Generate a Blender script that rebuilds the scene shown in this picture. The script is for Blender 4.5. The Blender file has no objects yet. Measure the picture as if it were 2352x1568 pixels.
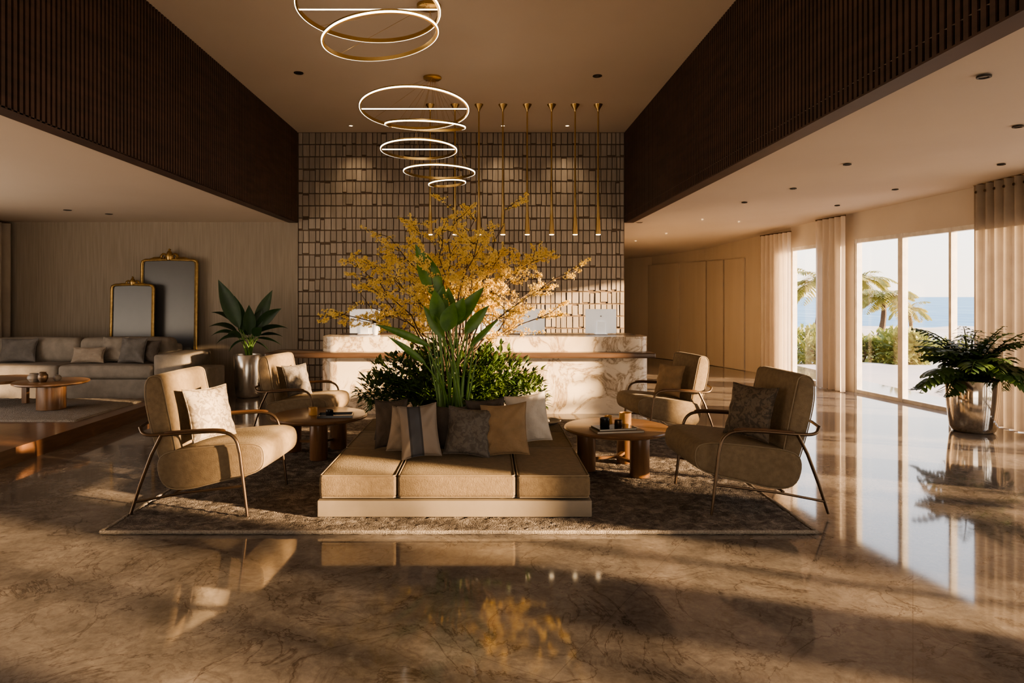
import bpy, bmesh, math, random
from mathutils import Vector, Matrix, Euler, Quaternion
random.seed(7)
F=1568.0; H=1.5; VX=1117.0; VY=681.0
C=bpy.context.scene.collection
PI=math.pi
def P(px,py,Y): return Vector(((px-VX)/F*Y, Y, H-(py-VY)/F*Y))
def lerp(a,b,t): return a+(b-a)*t
# ------------------------------------------------------------------ materials
MATS={}
def ramp(nt,fac,stops):
    r=nt.nodes.new('ShaderNodeValToRGB')
    el=r.color_ramp.elements
    while len(el)<len(stops): el.new(0.5)
    for e,(p,c) in zip(el,stops): e.position=p; e.color=(*c,1)
    nt.links.new(fac,r.inputs[0]); return r.outputs[0]
def coords(nt,scale=(1,1,1),rot=(0,0,0),kind='Object'):
    tc=nt.nodes.new('ShaderNodeTexCoord'); mp=nt.nodes.new('ShaderNodeMapping')
    mp.inputs['Scale'].default_value=scale; mp.inputs['Rotation'].default_value=rot
    nt.links.new(tc.outputs[kind],mp.inputs[0]); return mp.outputs[0]
def noise(nt,vec,scale,detail=4,rough=.55,dist=0):
    n=nt.nodes.new('ShaderNodeTexNoise'); n.inputs['Scale'].default_value=scale
    n.inputs['Detail'].default_value=detail; n.inputs['Roughness'].default_value=rough
    n.inputs['Distortion'].default_value=dist
    nt.links.new(vec,n.inputs['Vector']); return n.outputs[0]
def new(name):
    m=bpy.data.materials.new(name); m.use_nodes=True; nt=m.node_tree
    b=nt.nodes['Principled BSDF']; MATS[name]=m; return m,nt,b
def simple(name,c1,c2=None,rough=.5,metal=0,scale=(8,8,8),nscale=1,bump=0,bscale=60,emis=None,estr=0,sheen=0,trans=0,bvec=None,spec=None):
    m,nt,b=new(name)
    b.inputs['Roughness'].default_value=rough; b.inputs['Metallic'].default_value=metal
    if spec is not None: b.inputs['Specular IOR Level'].default_value=spec
    v=coords(nt,scale)
    if c2 is None: c2=tuple(x*.8 for x in c1)
    n=noise(nt,v,nscale)
    col=ramp(nt,n,[(.35,c2),(.65,c1)]); nt.links.new(col,b.inputs['Base Color'])
    if bump:
        v2=coords(nt,bvec or (1,1,1)); n2=noise(nt,v2,bscale,3)
        bp=nt.nodes.new('ShaderNodeBump'); bp.inputs['Strength'].default_value=bump; bp.inputs['Distance'].default_value=.01
        nt.links.new(n2,bp.inputs['Height']); nt.links.new(bp.outputs[0],b.inputs['Normal'])
    if emis: b.inputs['Emission Color'].default_value=(*emis,1); b.inputs['Emission Strength'].default_value=estr
    if sheen:
        b.inputs['Sheen Weight'].default_value=sheen; b.inputs['Sheen Roughness'].default_value=.4
        b.inputs['Sheen Tint'].default_value=(1,.85,.6,1)
    if trans:
        tr=nt.nodes.new('ShaderNodeBsdfTranslucent'); mx=nt.nodes.new('ShaderNodeMixShader'); mx.inputs[0].default_value=trans
        nt.links.new(col,tr.inputs[0]); out=nt.nodes['Material Output']
        nt.links.new(b.outputs[0],mx.inputs[1]); nt.links.new(tr.outputs[0],mx.inputs[2]); nt.links.new(mx.outputs[0],out.inputs[0])
    return m
simple('velvet',(.180,.132,.079),(.138,.100,.059),.85,scale=(26,26,26),bump=.3,bscale=110,sheen=.10)
simple('piping',(.24,.185,.12),None,.7)
simple('sofa_fabric',(.26,.23,.195),(.205,.18,.153),.95,scale=(8,8,8),bump=.3,bscale=120)
simple('pillow_dark',(.085,.068,.055),(.055,.044,.036),.9,bump=.35,bscale=50)
simple('pillow_grey',(.15,.138,.13),(.105,.097,.09),.9,bump=.35,bscale=50)
simple('pillow_light',(.30,.25,.20),(.23,.19,.15),.9,bump=.4,bscale=50)
simple('pillow_white',(.58,.53,.46),(.49,.44,.38),.9,bump=.35,bscale=50)
simple('pillow_tan',(.30,.205,.118),(.22,.15,.085),.85,bump=.35,bscale=50,sheen=.15)
def brocade(name,a,b_):
    m,nt,b=new(name); b.inputs['Roughness'].default_value=.7
    v=coords(nt,(1,1,1)); n=noise(nt,v,24,3,.6,1.2)
    c=ramp(nt,n,[(.44,a),(.52,b_)]); nt.links.new(c,b.inputs['Base Color'])
    bp=nt.nodes.new('ShaderNodeBump'); bp.inputs['Strength'].default_value=.3; bp.inputs['Distance'].default_value=.01
    nt.links.new(n,bp.inputs['Height']); nt.links.new(bp.outputs[0],b.inputs['Normal'])
brocade('brocade_light',(.15,.12,.09),(.29,.245,.19)); brocade('brocade_dark',(.055,.042,.03),(.12,.093,.066))
brocade('brocade_grey',(.085,.074,.064),(.13,.115,.10))
def striped():
    m,nt,b=new('pillow_striped'); b.inputs['Roughness'].default_value=.8
    tc=nt.nodes.new('ShaderNodeTexCoord'); sp=nt.nodes.new('ShaderNodeSeparateXYZ'); nt.links.new(tc.outputs['Object'],sp.inputs[0])
    mp=nt.nodes.new('ShaderNodeMapRange'); mp.inputs[1].default_value=-.15; mp.inputs[2].default_value=.15
    nt.links.new(sp.outputs[0],mp.inputs[0])
    r=nt.nodes.new('ShaderNodeValToRGB'); r.color_ramp.interpolation='CONSTANT'
    st=[(0,(.24,.20,.165)),(.24,(.045,.045,.05)),(.29,(.07,.075,.088)),(.52,(.045,.045,.05)),(.57,(.24,.20,.165))]
    el=r.color_ramp.elements
    while len(el)<5: el.new(.5)
    for e,(p,c) in zip(el,st): e.position=p; e.color=(*c,1)
    nt.links.new(mp.outputs[0],r.inputs[0]); nt.links.new(r.outputs[0],b.inputs['Base Color'])
striped()
simple('bronze',(.15,.105,.07),(.11,.077,.05),.35,.85,scale=(3,3,3))
simple('brass',(.66,.46,.20),(.55,.37,.15),.3,1,scale=(3,3,3))
simple('old_gold',(.50,.345,.15),(.34,.23,.10),.4,1,scale=(20,20,20))
simple('chrome',(.76,.71,.64),(.64,.6,.54),.10,1,scale=(2,2,2))
simple('satin_metal',(.66,.62,.56),(.56,.52,.47),.24,.85,scale=(2,2,2))
simple('led',(1,.95,.85),None,.5,emis=(1,.86,.66),estr=8)
simple('lamp_glow',(1,.9,.7),None,.5,emis=(1,.75,.45),estr=9)
simple('black_metal',(.03,.025,.02),None,.4,.5)
simple('black_gloss',(.02,.018,.016),None,.2)
simple('white_plastic_glow',(.9,.9,.9),(.88,.88,.88),.3,emis=(1,.97,.93),estr=.28)  # slight self-glow put in to make the white look brighter
simple('grey_mark',(.35,.35,.35),None,.3)
simple('paper',(.75,.7,.6),(.65,.6,.5),.8,scale=(1,1,300))
simple('mirror_glass',(.095,.098,.104),(.075,.078,.083),.28,0,scale=(1,1,1),spec=.5)
simple('plaster_ceiling',(.58,.505,.43),(.55,.475,.40),.9,scale=(.6,.6,.6),bump=.05,bscale=40)
simple('plaster_wall',(.60,.54,.47),(.56,.50,.43),.9,scale=(1,1,1))
simple('panel_wall',(.48,.41,.325),(.45,.38,.30),.6,scale=(6,6,.4),nscale=1)
simple('wallpaper',(.32,.275,.225),(.25,.215,.175),.85,scale=(45,45,1.6),nscale=1,bump=.06,bscale=1,bvec=(90,90,4))
simple('curtain_cloth',(.38,.325,.265),(.33,.28,.23),.95,scale=(4,4,4),bump=.1,bscale=150,trans=.22)
simple('sheer_cloth',(.84,.77,.69),(.80,.73,.65),.95,scale=(4,4,4),trans=.5)
simple('frame_white',(.74,.71,.66),None,.4)
simple('leaf_dark',(.036,.08,.03),(.018,.044,.017),.35,scale=(5,5,5),trans=.2)
simple('leaf_mid',(.095,.145,.036),(.035,.075,.02),.4,scale=(5,5,5),trans=.3)
simple('leaf_fern',(.095,.155,.045),(.042,.088,.024),.4,scale=(5,5,5),trans=.3)
simple('leaf_bright',(.13,.27,.05),(.06,.15,.028),.35,scale=(9,9,9),trans=.3)
simple('stem_green',(.14,.26,.055),(.08,.16,.034),.4)
simple('bark',(.10,.065,.04),(.06,.04,.026),.9,scale=(20,20,20),bump=.4,bscale=60)
simple('soil',(.05,.035,.025),(.03,.02,.015),.95,scale=(30,30,30),bump=.8,bscale=40)
simple('blossom',(.80,.62,.21),(.68,.47,.12),.8,scale=(12,12,12),trans=.4,emis=(.9,.72,.28),estr=.08,spec=.1)  # low emission added to brighten the petals, which are no light source
simple('palm_leaf',(.36,.32,.09),(.20,.21,.05),.5,scale=(1,1,1),trans=.35)
simple('bush_leaf',(.30,.31,.09),(.15,.19,.045),.6,scale=(1,1,1),trans=.3)
simple('terrace',(.50,.45,.42),(.44,.40,.38),.5,scale=(1,1,1))
simple('sand',(.66,.58,.50),(.55,.48,.41),.9,scale=(.3,.3,.3))
simple('dark_wood',(.07,.036,.024),(.042,.022,.015),.55,scale=(2,2,14),nscale=1)
simple('slat_back',(.014,.009,.006),None,.9)
simple('candle_amber',(.36,.20,.08),(.26,.14,.05),.15,emis=(1,.45,.1),estr=.06)
simple('ceramic_grey',(.26,.225,.19),(.19,.165,.14),.5)
simple('plinth_paint',(.23,.19,.143),(.205,.17,.128),.45)
def wood(name,a,b_,scale,rough=.3):
    m,nt,b=new(name); b.inputs['Roughness'].default_value=rough
    v=coords(nt,scale); n=noise(nt,v,3,6,.6,.6)
    c=ramp(nt,n,[(.3,b_),(.7,a)]); nt.links.new(c,b.inputs['Base Color'])
    b.inputs['Coat Weight'].default_value=.25; b.inputs['Coat Roughness'].default_value=.15
wood('walnut',(.22,.12,.056),(.125,.065,.031),(1,9,9)); wood('walnut_vert',(.19,.10,.046),(.105,.052,.026),(9,9,1))
wood('walnut_dark',(.11,.06,.032),(.07,.036,.02),(1,9,9))
wood('plank_wood',(.15,.078,.042),(.08,.04,.023),(9,1,9),.3); wood('ledge_wood',(.10,.058,.036),(.062,.036,.022),(1,9,9),.4)
def marble_white():
    m,nt,b=new('marble_white'); b.inputs['Roughness'].default_value=.22
    v=coords(nt,(1,1,1)); n=noise(nt,v,2.1,9,.62,1.6); n3=noise(nt,v,1.3,4,.5,.5)
    a=nt.nodes.new('ShaderNodeMath'); a.operation='SUBTRACT'; a.inputs[1].default_value=.5; nt.links.new(n,a.inputs[0])
    a2=nt.nodes.new('ShaderNodeMath'); a2.operation='ABSOLUTE'; nt.links.new(a.outputs[0],a2.inputs[0])
    c=ramp(nt,a2.outputs[0],[(0,(.30,.22,.145)),(.014,(.52,.42,.31)),(.06,(.74,.645,.52))])
    c3=ramp(nt,n3,[(.35,(.80,.75,.70)),(.6,(1,1,1))])
    mx=nt.nodes.new('ShaderNodeMix'); mx.data_type='RGBA'; mx.blend_type='MULTIPLY'; mx.inputs[0].default_value=1
    nt.links.new(c,mx.inputs[6]); nt.links.new(c3,mx.inputs[7]); nt.links.new(mx.outputs[2],b.inputs['Base Color'])
marble_white()
def floor_mat():
    m,nt,b=new('floor_marble')
    v=coords(nt,(1,1,1)); n=noise(nt,v,2.4,11,.68,.4); n4=noise(nt,v,19,6,.75,.3)
    base=ramp(nt,n,[(.30,(.135,.118,.104)),(.5,(.198,.175,.156)),(.70,(.292,.260,.234))])
    def veins(sc,dist,w,dark):
        n2=noise(nt,v,sc,8,.6,dist)
        a=nt.nodes.new('ShaderNodeMath'); a.operation='SUBTRACT'; a.inputs[1].default_value=.5; nt.links.new(n2,a.inputs[0])
        a2=nt.nodes.new('ShaderNodeMath'); a2.operation='ABSOLUTE'; nt.links.new(a.outputs[0],a2.inputs[0])
        return ramp(nt,a2.outputs[0],[(0,dark),(w,(1,1,1))])
    def mul(x,y,f):
        mx=nt.nodes.new('ShaderNodeMix'); mx.data_type='RGBA'; mx.blend_type='MULTIPLY'; mx.inputs[0].default_value=f
        nt.links.new(x,mx.inputs[6]); nt.links.new(y,mx.inputs[7]); return mx.outputs[2]
    c=mul(base,veins(1.5,1.2,.010,(.50,.45,.42)),.9)
    c=mul(c,veins(3.0,1.4,.03,(.76,.73,.71)),.8)
    c=mul(c,ramp(nt,n4,[(.35,(.74,.73,.72)),(.65,(1.15,1.14,1.13))]),.85)
    v2=coords(nt,(1,1,1),(0,0,math.radians(32)))
    br=nt.nodes.new('ShaderNodeTexBrick'); br.inputs['Scale'].default_value=1; br.inputs['Brick Width'].default_value=1.2; br.inputs['Row Height'].default_value=1.2
    br.offset=0; br.inputs['Mortar Size'].default_value=.002; br.inputs['Mortar Smooth'].default_value=.1
    br.inputs['Color1'].default_value=(1,1,1,1); br.inputs['Color2'].default_value=(.95,.95,.95,1); br.inputs['Mortar'].default_value=(.75,.72,.7,1)
    nt.links.new(v2,br.inputs[0])
    nt.links.new(mul(c,br.outputs[0],1),b.inputs['Base Color'])
    mr=nt.nodes.new('ShaderNodeMapRange'); mr.inputs[3].default_value=.03; mr.inputs[4].default_value=.09; nt.links.new(n,mr.inputs[0])
    nt.links.new(mr.outputs[0],b.inputs['Roughness']); b.inputs['IOR'].default_value=1.68
floor_mat()
def rug_mat(name,cols,sc):
    m,nt,b=new(name); b.inputs['Roughness'].default_value=1; b.inputs['Specular IOR Level'].default_value=.1
    v=coords(nt,(1,1,1)); n=noise(nt,v,sc,8,.8,.6); nt.links.new(ramp(nt,n,cols),b.inputs['Base Color'])
    bp=nt.nodes.new('ShaderNodeBump'); bp.inputs['Strength'].default_value=.9; bp.inputs['Distance'].default_value=.012
    nt.links.new(noise(nt,v,110,2),bp.inputs['Height']); nt.links.new(bp.outputs[0],b.inputs['Normal'])
rug_mat('rug_wool',[(.38,(.075,.065,.057)),(.5,(.15,.130,.114)),(.62,(.29,.257,.225))],11)
rug_mat('rug_pale',[(.3,(.20,.175,.15)),(.7,(.30,.265,.23))],30)
simple('rug_edge',(.34,.30,.25),(.22,.19,.16),1,scale=(90,90,90),bump=.9,bscale=140,spec=.1)
def tile_mat():
    m,nt,b=new('wall_tiles'); b.inputs['Roughness'].default_value=.45
    at=nt.nodes.new('ShaderNodeAttribute'); at.attribute_name='Col'
    v=coords(nt,(60,60,3)); n=noise(nt,v,1,4); r=ramp(nt,n,[(.3,(.82,.80,.78)),(.7,(1.08,1.08,1.08))])
    mx=nt.nodes.new('ShaderNodeMix'); mx.data_type='RGBA'; mx.blend_type='MULTIPLY'; mx.inputs[0].default_value=1
    nt.links.new(at.outputs[0],mx.inputs[6]); nt.links.new(r,mx.inputs[7]); nt.links.new(mx.outputs[2],b.inputs['Base Color'])
tile_mat()
simple('mortar',(.14,.10,.07),None,.9)
def glass_mat():
    m,nt,b=new('glass'); out=nt.nodes['Material Output']
    t=nt.nodes.new('ShaderNodeBsdfTransparent'); g=nt.nodes.new('ShaderNodeBsdfGlossy'); g.inputs['Roughness'].default_value=.02
    mx=nt.nodes.new('ShaderNodeMixShader'); mx.inputs[0].default_value=.05
    nt.links.new(t.outputs[0],mx.inputs[1]); nt.links.new(g.outputs[0],mx.inputs[2]); nt.links.new(mx.outputs[0],out.inputs[0])
glass_mat()
def sea_mat():
    m,nt,b=new('sea_water'); b.inputs['Roughness'].default_value=.6; b.inputs['Specular IOR Level'].default_value=.15
    v=coords(nt,(.3,.05,1)); n=noise(nt,v,1,6,.7)
    nt.links.new(ramp(nt,n,[(.4,(.10,.24,.40)),(.62,(.20,.36,.50))]),b.inputs['Base Color'])
sea_mat()
# ------------------------------------------------------------------ mesh builder
class MB:
    def __init__(s): s.v=[]; s.f=[]
    def add(s,vs,fs):
        o=len(s.v); s.v+= [Vector(v) for v in vs]; s.f+=[tuple(i+o for i in f) for f in fs]
    def box(s,c,d,rz=0,R=None):
        c=Vector(c); M=R or Matrix.Rotation(rz,3,'Z')
        vs=[c+M@Vector((x*d[0]/2,y*d[1]/2,z*d[2]/2)) for x in(-1,1) for y in(-1,1) for z in(-1,1)]
        s.add(vs,[(0,1,3,2),(4,6,7,5),(0,4,5,1),(2,3,7,6),(0,2,6,4),(1,5,7,3)])
    def b2(s,x0,x1,y0,y1,z0,z1): s.box(((x0+x1)/2,(y0+y1)/2,(z0+z1)/2),(x1-x0,y1-y0,z1-z0))
    def soft(s,c,d,r,bulge=0,R=None,k=7):
        c=Vector(c); R=R or Matrix.Identity(3); h=[x/2 for x in d]; r=min(r,min(h)*.98)
        def ax(a):
            inn=a-r; L=[-a,-a+r*.25,-a+r*.6]
            L+=[lerp(-inn,inn,i/(k-1)) for i in range(k)]
            return L+[a-r*.6,a-r*.25,a]
        for axis in range(3):
            u,w=[i for i in range(3) if i!=axis]; U=ax(h[u]); W=ax(h[w])
            for sg in(-1,1):
                vs=[]
                for a in U:
                    for b in W:
                        p=[0,0,0]; p[axis]=sg*h[axis]; p[u]=a; p[w]=b
                        q=Vector([max(-(h[i]-r),min(h[i]-r,p[i])) for i in range(3)]); dd=Vector(p)-q
                        if dd.length>1e-9: q=q+dd.normalized()*r
                        if bulge:
                            q[axis]+=sg*bulge*(1-(a/h[u])**2)*(1-(b/h[w])**2)
                        vs.append(c+R@q)
                n=len(W); fs=[]
                for i in range(len(U)-1):
                    for j in range(n-1):
                        f=(i*n+j,(i+1)*n+j,(i+1)*n+j+1,i*n+j+1)
                        fs.append(f)
                s.add(vs,fs)
    def tube(s,pts,rad,n=8,closed=False,flat=None):
        pts=[Vector(p) for p in pts]; m=len(pts)
        if not hasattr(rad,'__len__'): rad=[rad]*m
        prev=None; rings=[]
        for i,p in enumerate(pts):
            if closed: t=(pts[(i+1)%m]-pts[i-1])
            else: t=pts[min(i+1,m-1)]-pts[max(i-1,0)]
            if t.length<1e-9: t=Vector((0,0,1))
            t.normalize()
            if prev is None:
                a=Vector((0,0,1)) if abs(t.z)<.9 else Vector((1,0,0))
                u=t.cross(a).normalized()
            else:
                u=prev-t*prev.dot(t); u.normalize()
            prev=u; w=t.cross(u)
            fx=flat or 1
            rings.append([p+(u*math.cos(2*PI*k/n)+w*math.sin(2*PI*k/n)*fx)*rad[i] for k in range(n)])
        vs=[v for r in rings for v in r]; fs=[]
        for i in range(m if closed else m-1):
            j=(i+1)%m
            for k in range(n): fs.append((i*n+k,i*n+(k+1)%n,j*n+(k+1)%n,j*n+k))
        if not closed: fs+= [tuple(range(n-1,-1,-1)),tuple((m-1)*n+k for k in range(n))]
        s.add(vs,fs)
    def lathe(s,prof,c=(0,0,0),n=32,cap=True):
        c=Vector(c); vs=[]; fs=[]; m=len(prof)
        for r,z in prof:
            for k in range(n): vs.append(c+Vector((r*math.cos(2*PI*k/n),r*math.sin(2*PI*k/n),z)))
        for i in range(m-1):
            for k in range(n): fs.append((i*n+k,i*n+(k+1)%n,(i+1)*n+(k+1)%n,(i+1)*n+k))
        if cap: fs+=[tuple(range(n-1,-1,-1)),tuple((m-1)*n+k for k in range(n))]
        s.add(vs,fs)
    def puff(s,prof,hw,r,m=5,bulge=0):
        n=len(prof); cx=sum(p[0] for p in prof)/n; cz=sum(p[1] for p in prof)/n
        st=[]
        for k in range(m+1):
            a=PI/2*k/m; st.append((-(hw-r+r*math.cos(a)) , r*(1-math.sin(a))))
        inner=[lerp(-(hw-r),hw-r,i/6) for i in range(1,6)]
        full=st+[(y,0) for y in inner]+[(-y,o) for y,o in reversed(st)]
        vs=[]
        for y,o in full:
            b=bulge*(1-(y/hw)**2)
            for i,(x,z) in enumerate(prof):
                x0,z0=prof[i-1]; x1,z1=prof[(i+1)%n]; t=Vector((x1-x0,z1-z0)).normalized(); nn=Vector((t.y,-t.x))
                if nn.dot(Vector((x-cx,z-cz)))<0: nn=-nn
                q=Vector((x,z))-nn*(o-b); vs.append((q.x,y,q.y))
        fs=[]
        for i in range(len(full)-1):
            for k in range(n): fs.append((i*n+k,i*n+(k+1)%n,(i+1)*n+(k+1)%n,(i+1)*n+k))
        fs+=[tuple(range(n)),tuple((len(full)-1)*n+k for k in range(n))]
        s.add(vs,fs)
    def leaf(s,base,d,L,W,bend=.6,n=7,fold=.25,side=None,pw=.8):
        p=Vector(base); d=Vector(d).normalized(); vs=[]
        sd=side
        for i in range(n+1):
            t=i/n; w=W/2*math.sin(PI*min(1,max(0,t))**pw) if 0<t<1 else 0.0
            a=d.cross(Vector((0,0,1)))
            if sd is None: sd=a.normalized() if a.length>.05 else Vector((1,0,0))
            u=sd-d*sd.dot(d); u.normalize(); nn=u.cross(d)
            vs+=[p-u*w+nn*fold*w,p,p+u*w+nn*fold*w]
            p=p+d*L/n; d=(d+Vector((0,0,-bend/n))).normalized()
        fs=[]
        for i in range(n):
            fs+=[(3*i,3*i+1,3*i+4,3*i+3),(3*i+1,3*i+2,3*i+5,3*i+4)]
        s.add(vs,fs)
    def build(s,name,mat,parent=None,smooth=40,merge=True):
        me=bpy.data.meshes.new(name); me.from_pydata([tuple(v) for v in s.v],[],s.f)
        if merge:
            bm=bmesh.new(); bm.from_mesh(me); bmesh.ops.remove_doubles(bm,verts=bm.verts,dist=1e-5)
            bmesh.ops.recalc_face_normals(bm,faces=bm.faces); bm.to_mesh(me); bm.free()
        me.materials.append(MATS[mat]); 
        if smooth: me.shade_smooth(); me.set_sharp_from_angle(angle=math.radians(smooth))
        o=bpy.data.objects.new(name,me); C.objects.link(o)
        if parent: o.parent=parent
        return o
def tag(o,label,cat,group=None):
    o['label']=label; o['category']=cat
    if group: o['group']=group
    return o
def thing(name,label,cat,loc=(0,0,0),rz=0,group=None,scale=1):
    o=bpy.data.objects.new(name,None); C.objects.link(o); o.location=loc; o.rotation_euler=(0,0,rz); o.scale=(scale,)*3
    o.empty_display_size=.1
    return tag(o,label,cat,group)
def struct(o): o['kind']='structure'; return o
def dup(root,loc,rz,label,group=None,scale=None,rot=None):
    r=root.copy(); C.objects.link(r); r.location=loc
    r.rotation_euler=rot if rot else (0,0,rz); r['label']=label
    if group: r['group']=group
    if scale: r.scale=(scale,)*3
    for ch in list(root.children):
        c=ch.copy(); C.objects.link(c); c.parent=r
        for g in ch.children:
            d=g.copy(); C.objects.link(d); d.parent=c
    return r
def chaikin(p,k=2,closed=True):
    for _ in range(k):
        q=[]; n=len(p)
        for i in range(n if closed else n-1):
            a=Vector(p[i]); b=Vector(p[(i+1)%n]); q+=[a*.75+b*.25,a*.25+b*.75]
        if not closed: q=[Vector(p[0])]+q+[Vector(p[-1])]
        p=q
    return p
# ------------------------------------------------------------------ room shell
YB=11.0; XL=-3.04; XR=2.23; ZC=4.15; ZL=2.70
m=MB(); m.b2(-8.2,6.75,-5.2,19.2,-.1,0); struct(m.build('floor','floor_marble',smooth=0))
m=MB(); m.b2(XL-.1,XR+.1,-5.2,YB+.2,ZC,ZC+.15); struct(m.build('ceiling','plaster_ceiling',smooth=0))
m=MB(); m.b2(-8.0,XL-.13,-5.2,YB+.2,ZL,ZL+.12); struct(m.build('ceiling_left','plaster_ceiling',smooth=0))
WP=[(6.45,-5,2.9),(6.35,4,2.89),(6.2,6.6,2.88),(6.01,8.91,2.85),(5.77,10.74,2.81),(5.67,11.36,2.80),(5.62,12.6,2.78),(5.35,13.5,2.69),(4.85,15.2,2.56),(4.1,16.9,2.49),(3.2,18.0,2.46),(2.23,18.6,2.45)]
def zin(Y):
    return ZL if Y<=YB else lerp(ZL,2.45,(Y-YB)/7.6)
vs=[];fs=[]
for x,y,z in WP: vs+=[(XR,y,zin(y)),(x+.05,y,z),(XR,y,zin(y)+.1),(x+.05,y,z+.1)]
for i in range(len(WP)-1):
    a=4*i; b=4*i+4; fs+=[(a,a+1,b+1,b),(a+2,b+2,b+3,a+3)]
m=MB(); m.add(vs,fs); struct(m.build('ceiling_right','plaster_ceiling',smooth=30))
def ceil_right(px,py):
    Y=8
    for _ in range(12):
        X=(px-VX)/F*Y
        for i in range(len(WP)-1):
            if WP[i][1]<=Y<=WP[i+1][1]:
                t=(Y-WP[i][1])/(WP[i+1][1]-WP[i][1]); xw=lerp(WP[i][0],WP[i+1][0],t); zw=lerp(WP[i][2],WP[i+1][2],t); break
        k=max(0,min(1,(X-XR)/(xw-XR))); z=lerp(zin(Y),zw,k); Y=(z-H)*F/(VY-py)
    return Vector(((px-VX)/F*Y,Y,z))
def fascia(name,x,sgn):
    m=MB(); m.b2(min(x,x-sgn*.10),max(x,x-sgn*.10),-5.1,YB+.02,ZL-.0,ZC); o=struct(m.build(name,'slat_back',smooth=0))
    s=MB(); y=-5.0
    while y<YB-.03:
        s.box((x+sgn*.015,y,(ZL+ZC)/2-.005),(.03,.034,ZC-ZL+.01)); y+=.056
    s.build('slat','dark_wood',o,smooth=0)
fascia('trim_1',XL-.03,1); fascia('trim_2',XR+.03,-1)
m=MB(); m.b2(XL-.14,XL-.0,-5.1,YB,ZL-.012,ZL); struct(m.build('trim_3','dark_wood',smooth=0))
m=MB(); m.b2(XR,XR+.14,-5.1,YB,ZL-.012,ZL); struct(m.build('trim_4','dark_wood',smooth=0))
# walls
m=MB(); m.b2(-8.0,XL,YB,YB+.15,0,ZL); struct(m.build('wall_back_left','wallpaper',smooth=0))
m=MB(); m.b2(-7.95,-7.8,-5.2,2.0,0,ZL); m.b2(-7.95,-7.8,8.2,YB,0,ZL); m.b2(-7.95,-7.8,2.0,8.2,2.35,ZL); struct(m.build('wall_left','wallpaper',smooth=0))
m=MB(); 
for y in(2.03,4.08,6.12,8.17): m.b2(-7.92,-7.84,y-.03,y+.03,0,2.35)
m.b2(-7.92,-7.84,2.06,8.14,2.29,2.35); m.b2(-7.92,-7.84,2.06,8.14,0,.05); struct(m.build('window_9','frame_white',smooth=0))
m=MB(); m.b2(-8,-3.2,-5.35,-5.2,0,ZC+.1); m.b2(2.2,6.6,-5.35,-5.2,0,ZC+.1); m.b2(-3.2,2.2,-5.35,-5.2,2.3,ZC+.1); struct(m.build('wall_front','plaster_wall',smooth=0))
m=MB()
for x in(-3.17,-1.4,.4,2.17): m.b2(x-.03,x+.03,-5.32,-5.24,0,2.3)
m.b2(-3.14,2.14,-5.32,-5.24,2.24,2.3); struct(m.build('window_10','frame_white',smooth=0))  # unseen opening added behind the camera to let in fill light
m=MB(); m.b2(XR-.12,XR,YB+.16,18.7,0,ZL); struct(m.build('wall_passage','panel_wall',smooth=0))
m=MB(); m.b2(XL,XR,YB+.03,YB+.15,0,ZC+.05); m.b2(XL-.3,XL,YB+.03,YB+.15,ZL,ZC+.05); m.b2(XR,XR+.3,YB+.03,YB+.15,ZL,ZC+.05); tw=struct(m.build('wall_back','mortar',smooth=0))
# tiles: slim upright tiles in rows, lightly staggered
rng=random.Random(3); vs=[];fs=[];cols=[]
def tile(x0,x1,z0,z1,d,c):
    o=len(vs); y0=YB+.03-d; y1=YB+.03; b=.003; tl=rng.uniform(-.003,.003); t2=rng.uniform(-.002,.002)
    vs.extend([(x0,y1,z0),(x1,y1,z0),(x1,y1,z1),(x0,y1,z1),(x0+b,y0+tl+t2,z0+b),(x1-b,y0-tl+t2,z0+b),(x1-b,y0-tl-t2,z1-b),(x0+b,y0+tl-t2,z1-b)])
    for f in[(4,5,6,7),(0,1,5,4),(1,2,6,5),(2,3,7,6),(3,0,4,7)]: fs.append(tuple(i+o for i in f)); cols.append(c)
xs_=[XL+.006]; 
while xs_[-1]<XR-.05:
    xs_.append(xs_[-1]+rng.choice([.062,.075,.075,.085,.10]))
xs_[-1]=XR-.006
rh=ZC/21.0
for row in range(21):
    z=row*rh; jit=[rng.uniform(-.009,.009) if 0<i<len(xs_)-1 else 0 for i in range(len(xs_))]
    for k in range(len(xs_)-1):
        x0,x1=xs_[k]+jit[k],xs_[k+1]+jit[k+1]; g=.009; gz=.016; t=rng.uniform(.82,1.12); c=(.325*t,.28*t,.235*t); d=rng.choice([.014,.018,.023])
        top=z+rh-gz/2; bot=z+gz/2
        r=rng.random()
        if r<.13: bot+=rh*rng.uniform(.06,.13)
        elif r<.20: top-=rh*rng.uniform(.06,.13)
        tile(x0+g/2,x1-g/2,bot,top,d,c)
me=bpy.data.meshes.new('tile_cladding'); me.from_pydata(vs,[],fs); ca=me.color_attributes.new('Col','FLOAT_COLOR','CORNER')
for p in me.polygons:
    for li in p.loop_indices: ca.data[li].color=(*cols[p.index],1)
me.materials.append(MATS['wall_tiles']); o=bpy.data.objects.new('tile_cladding',me); C.objects.link(o); o.parent=tw
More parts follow.
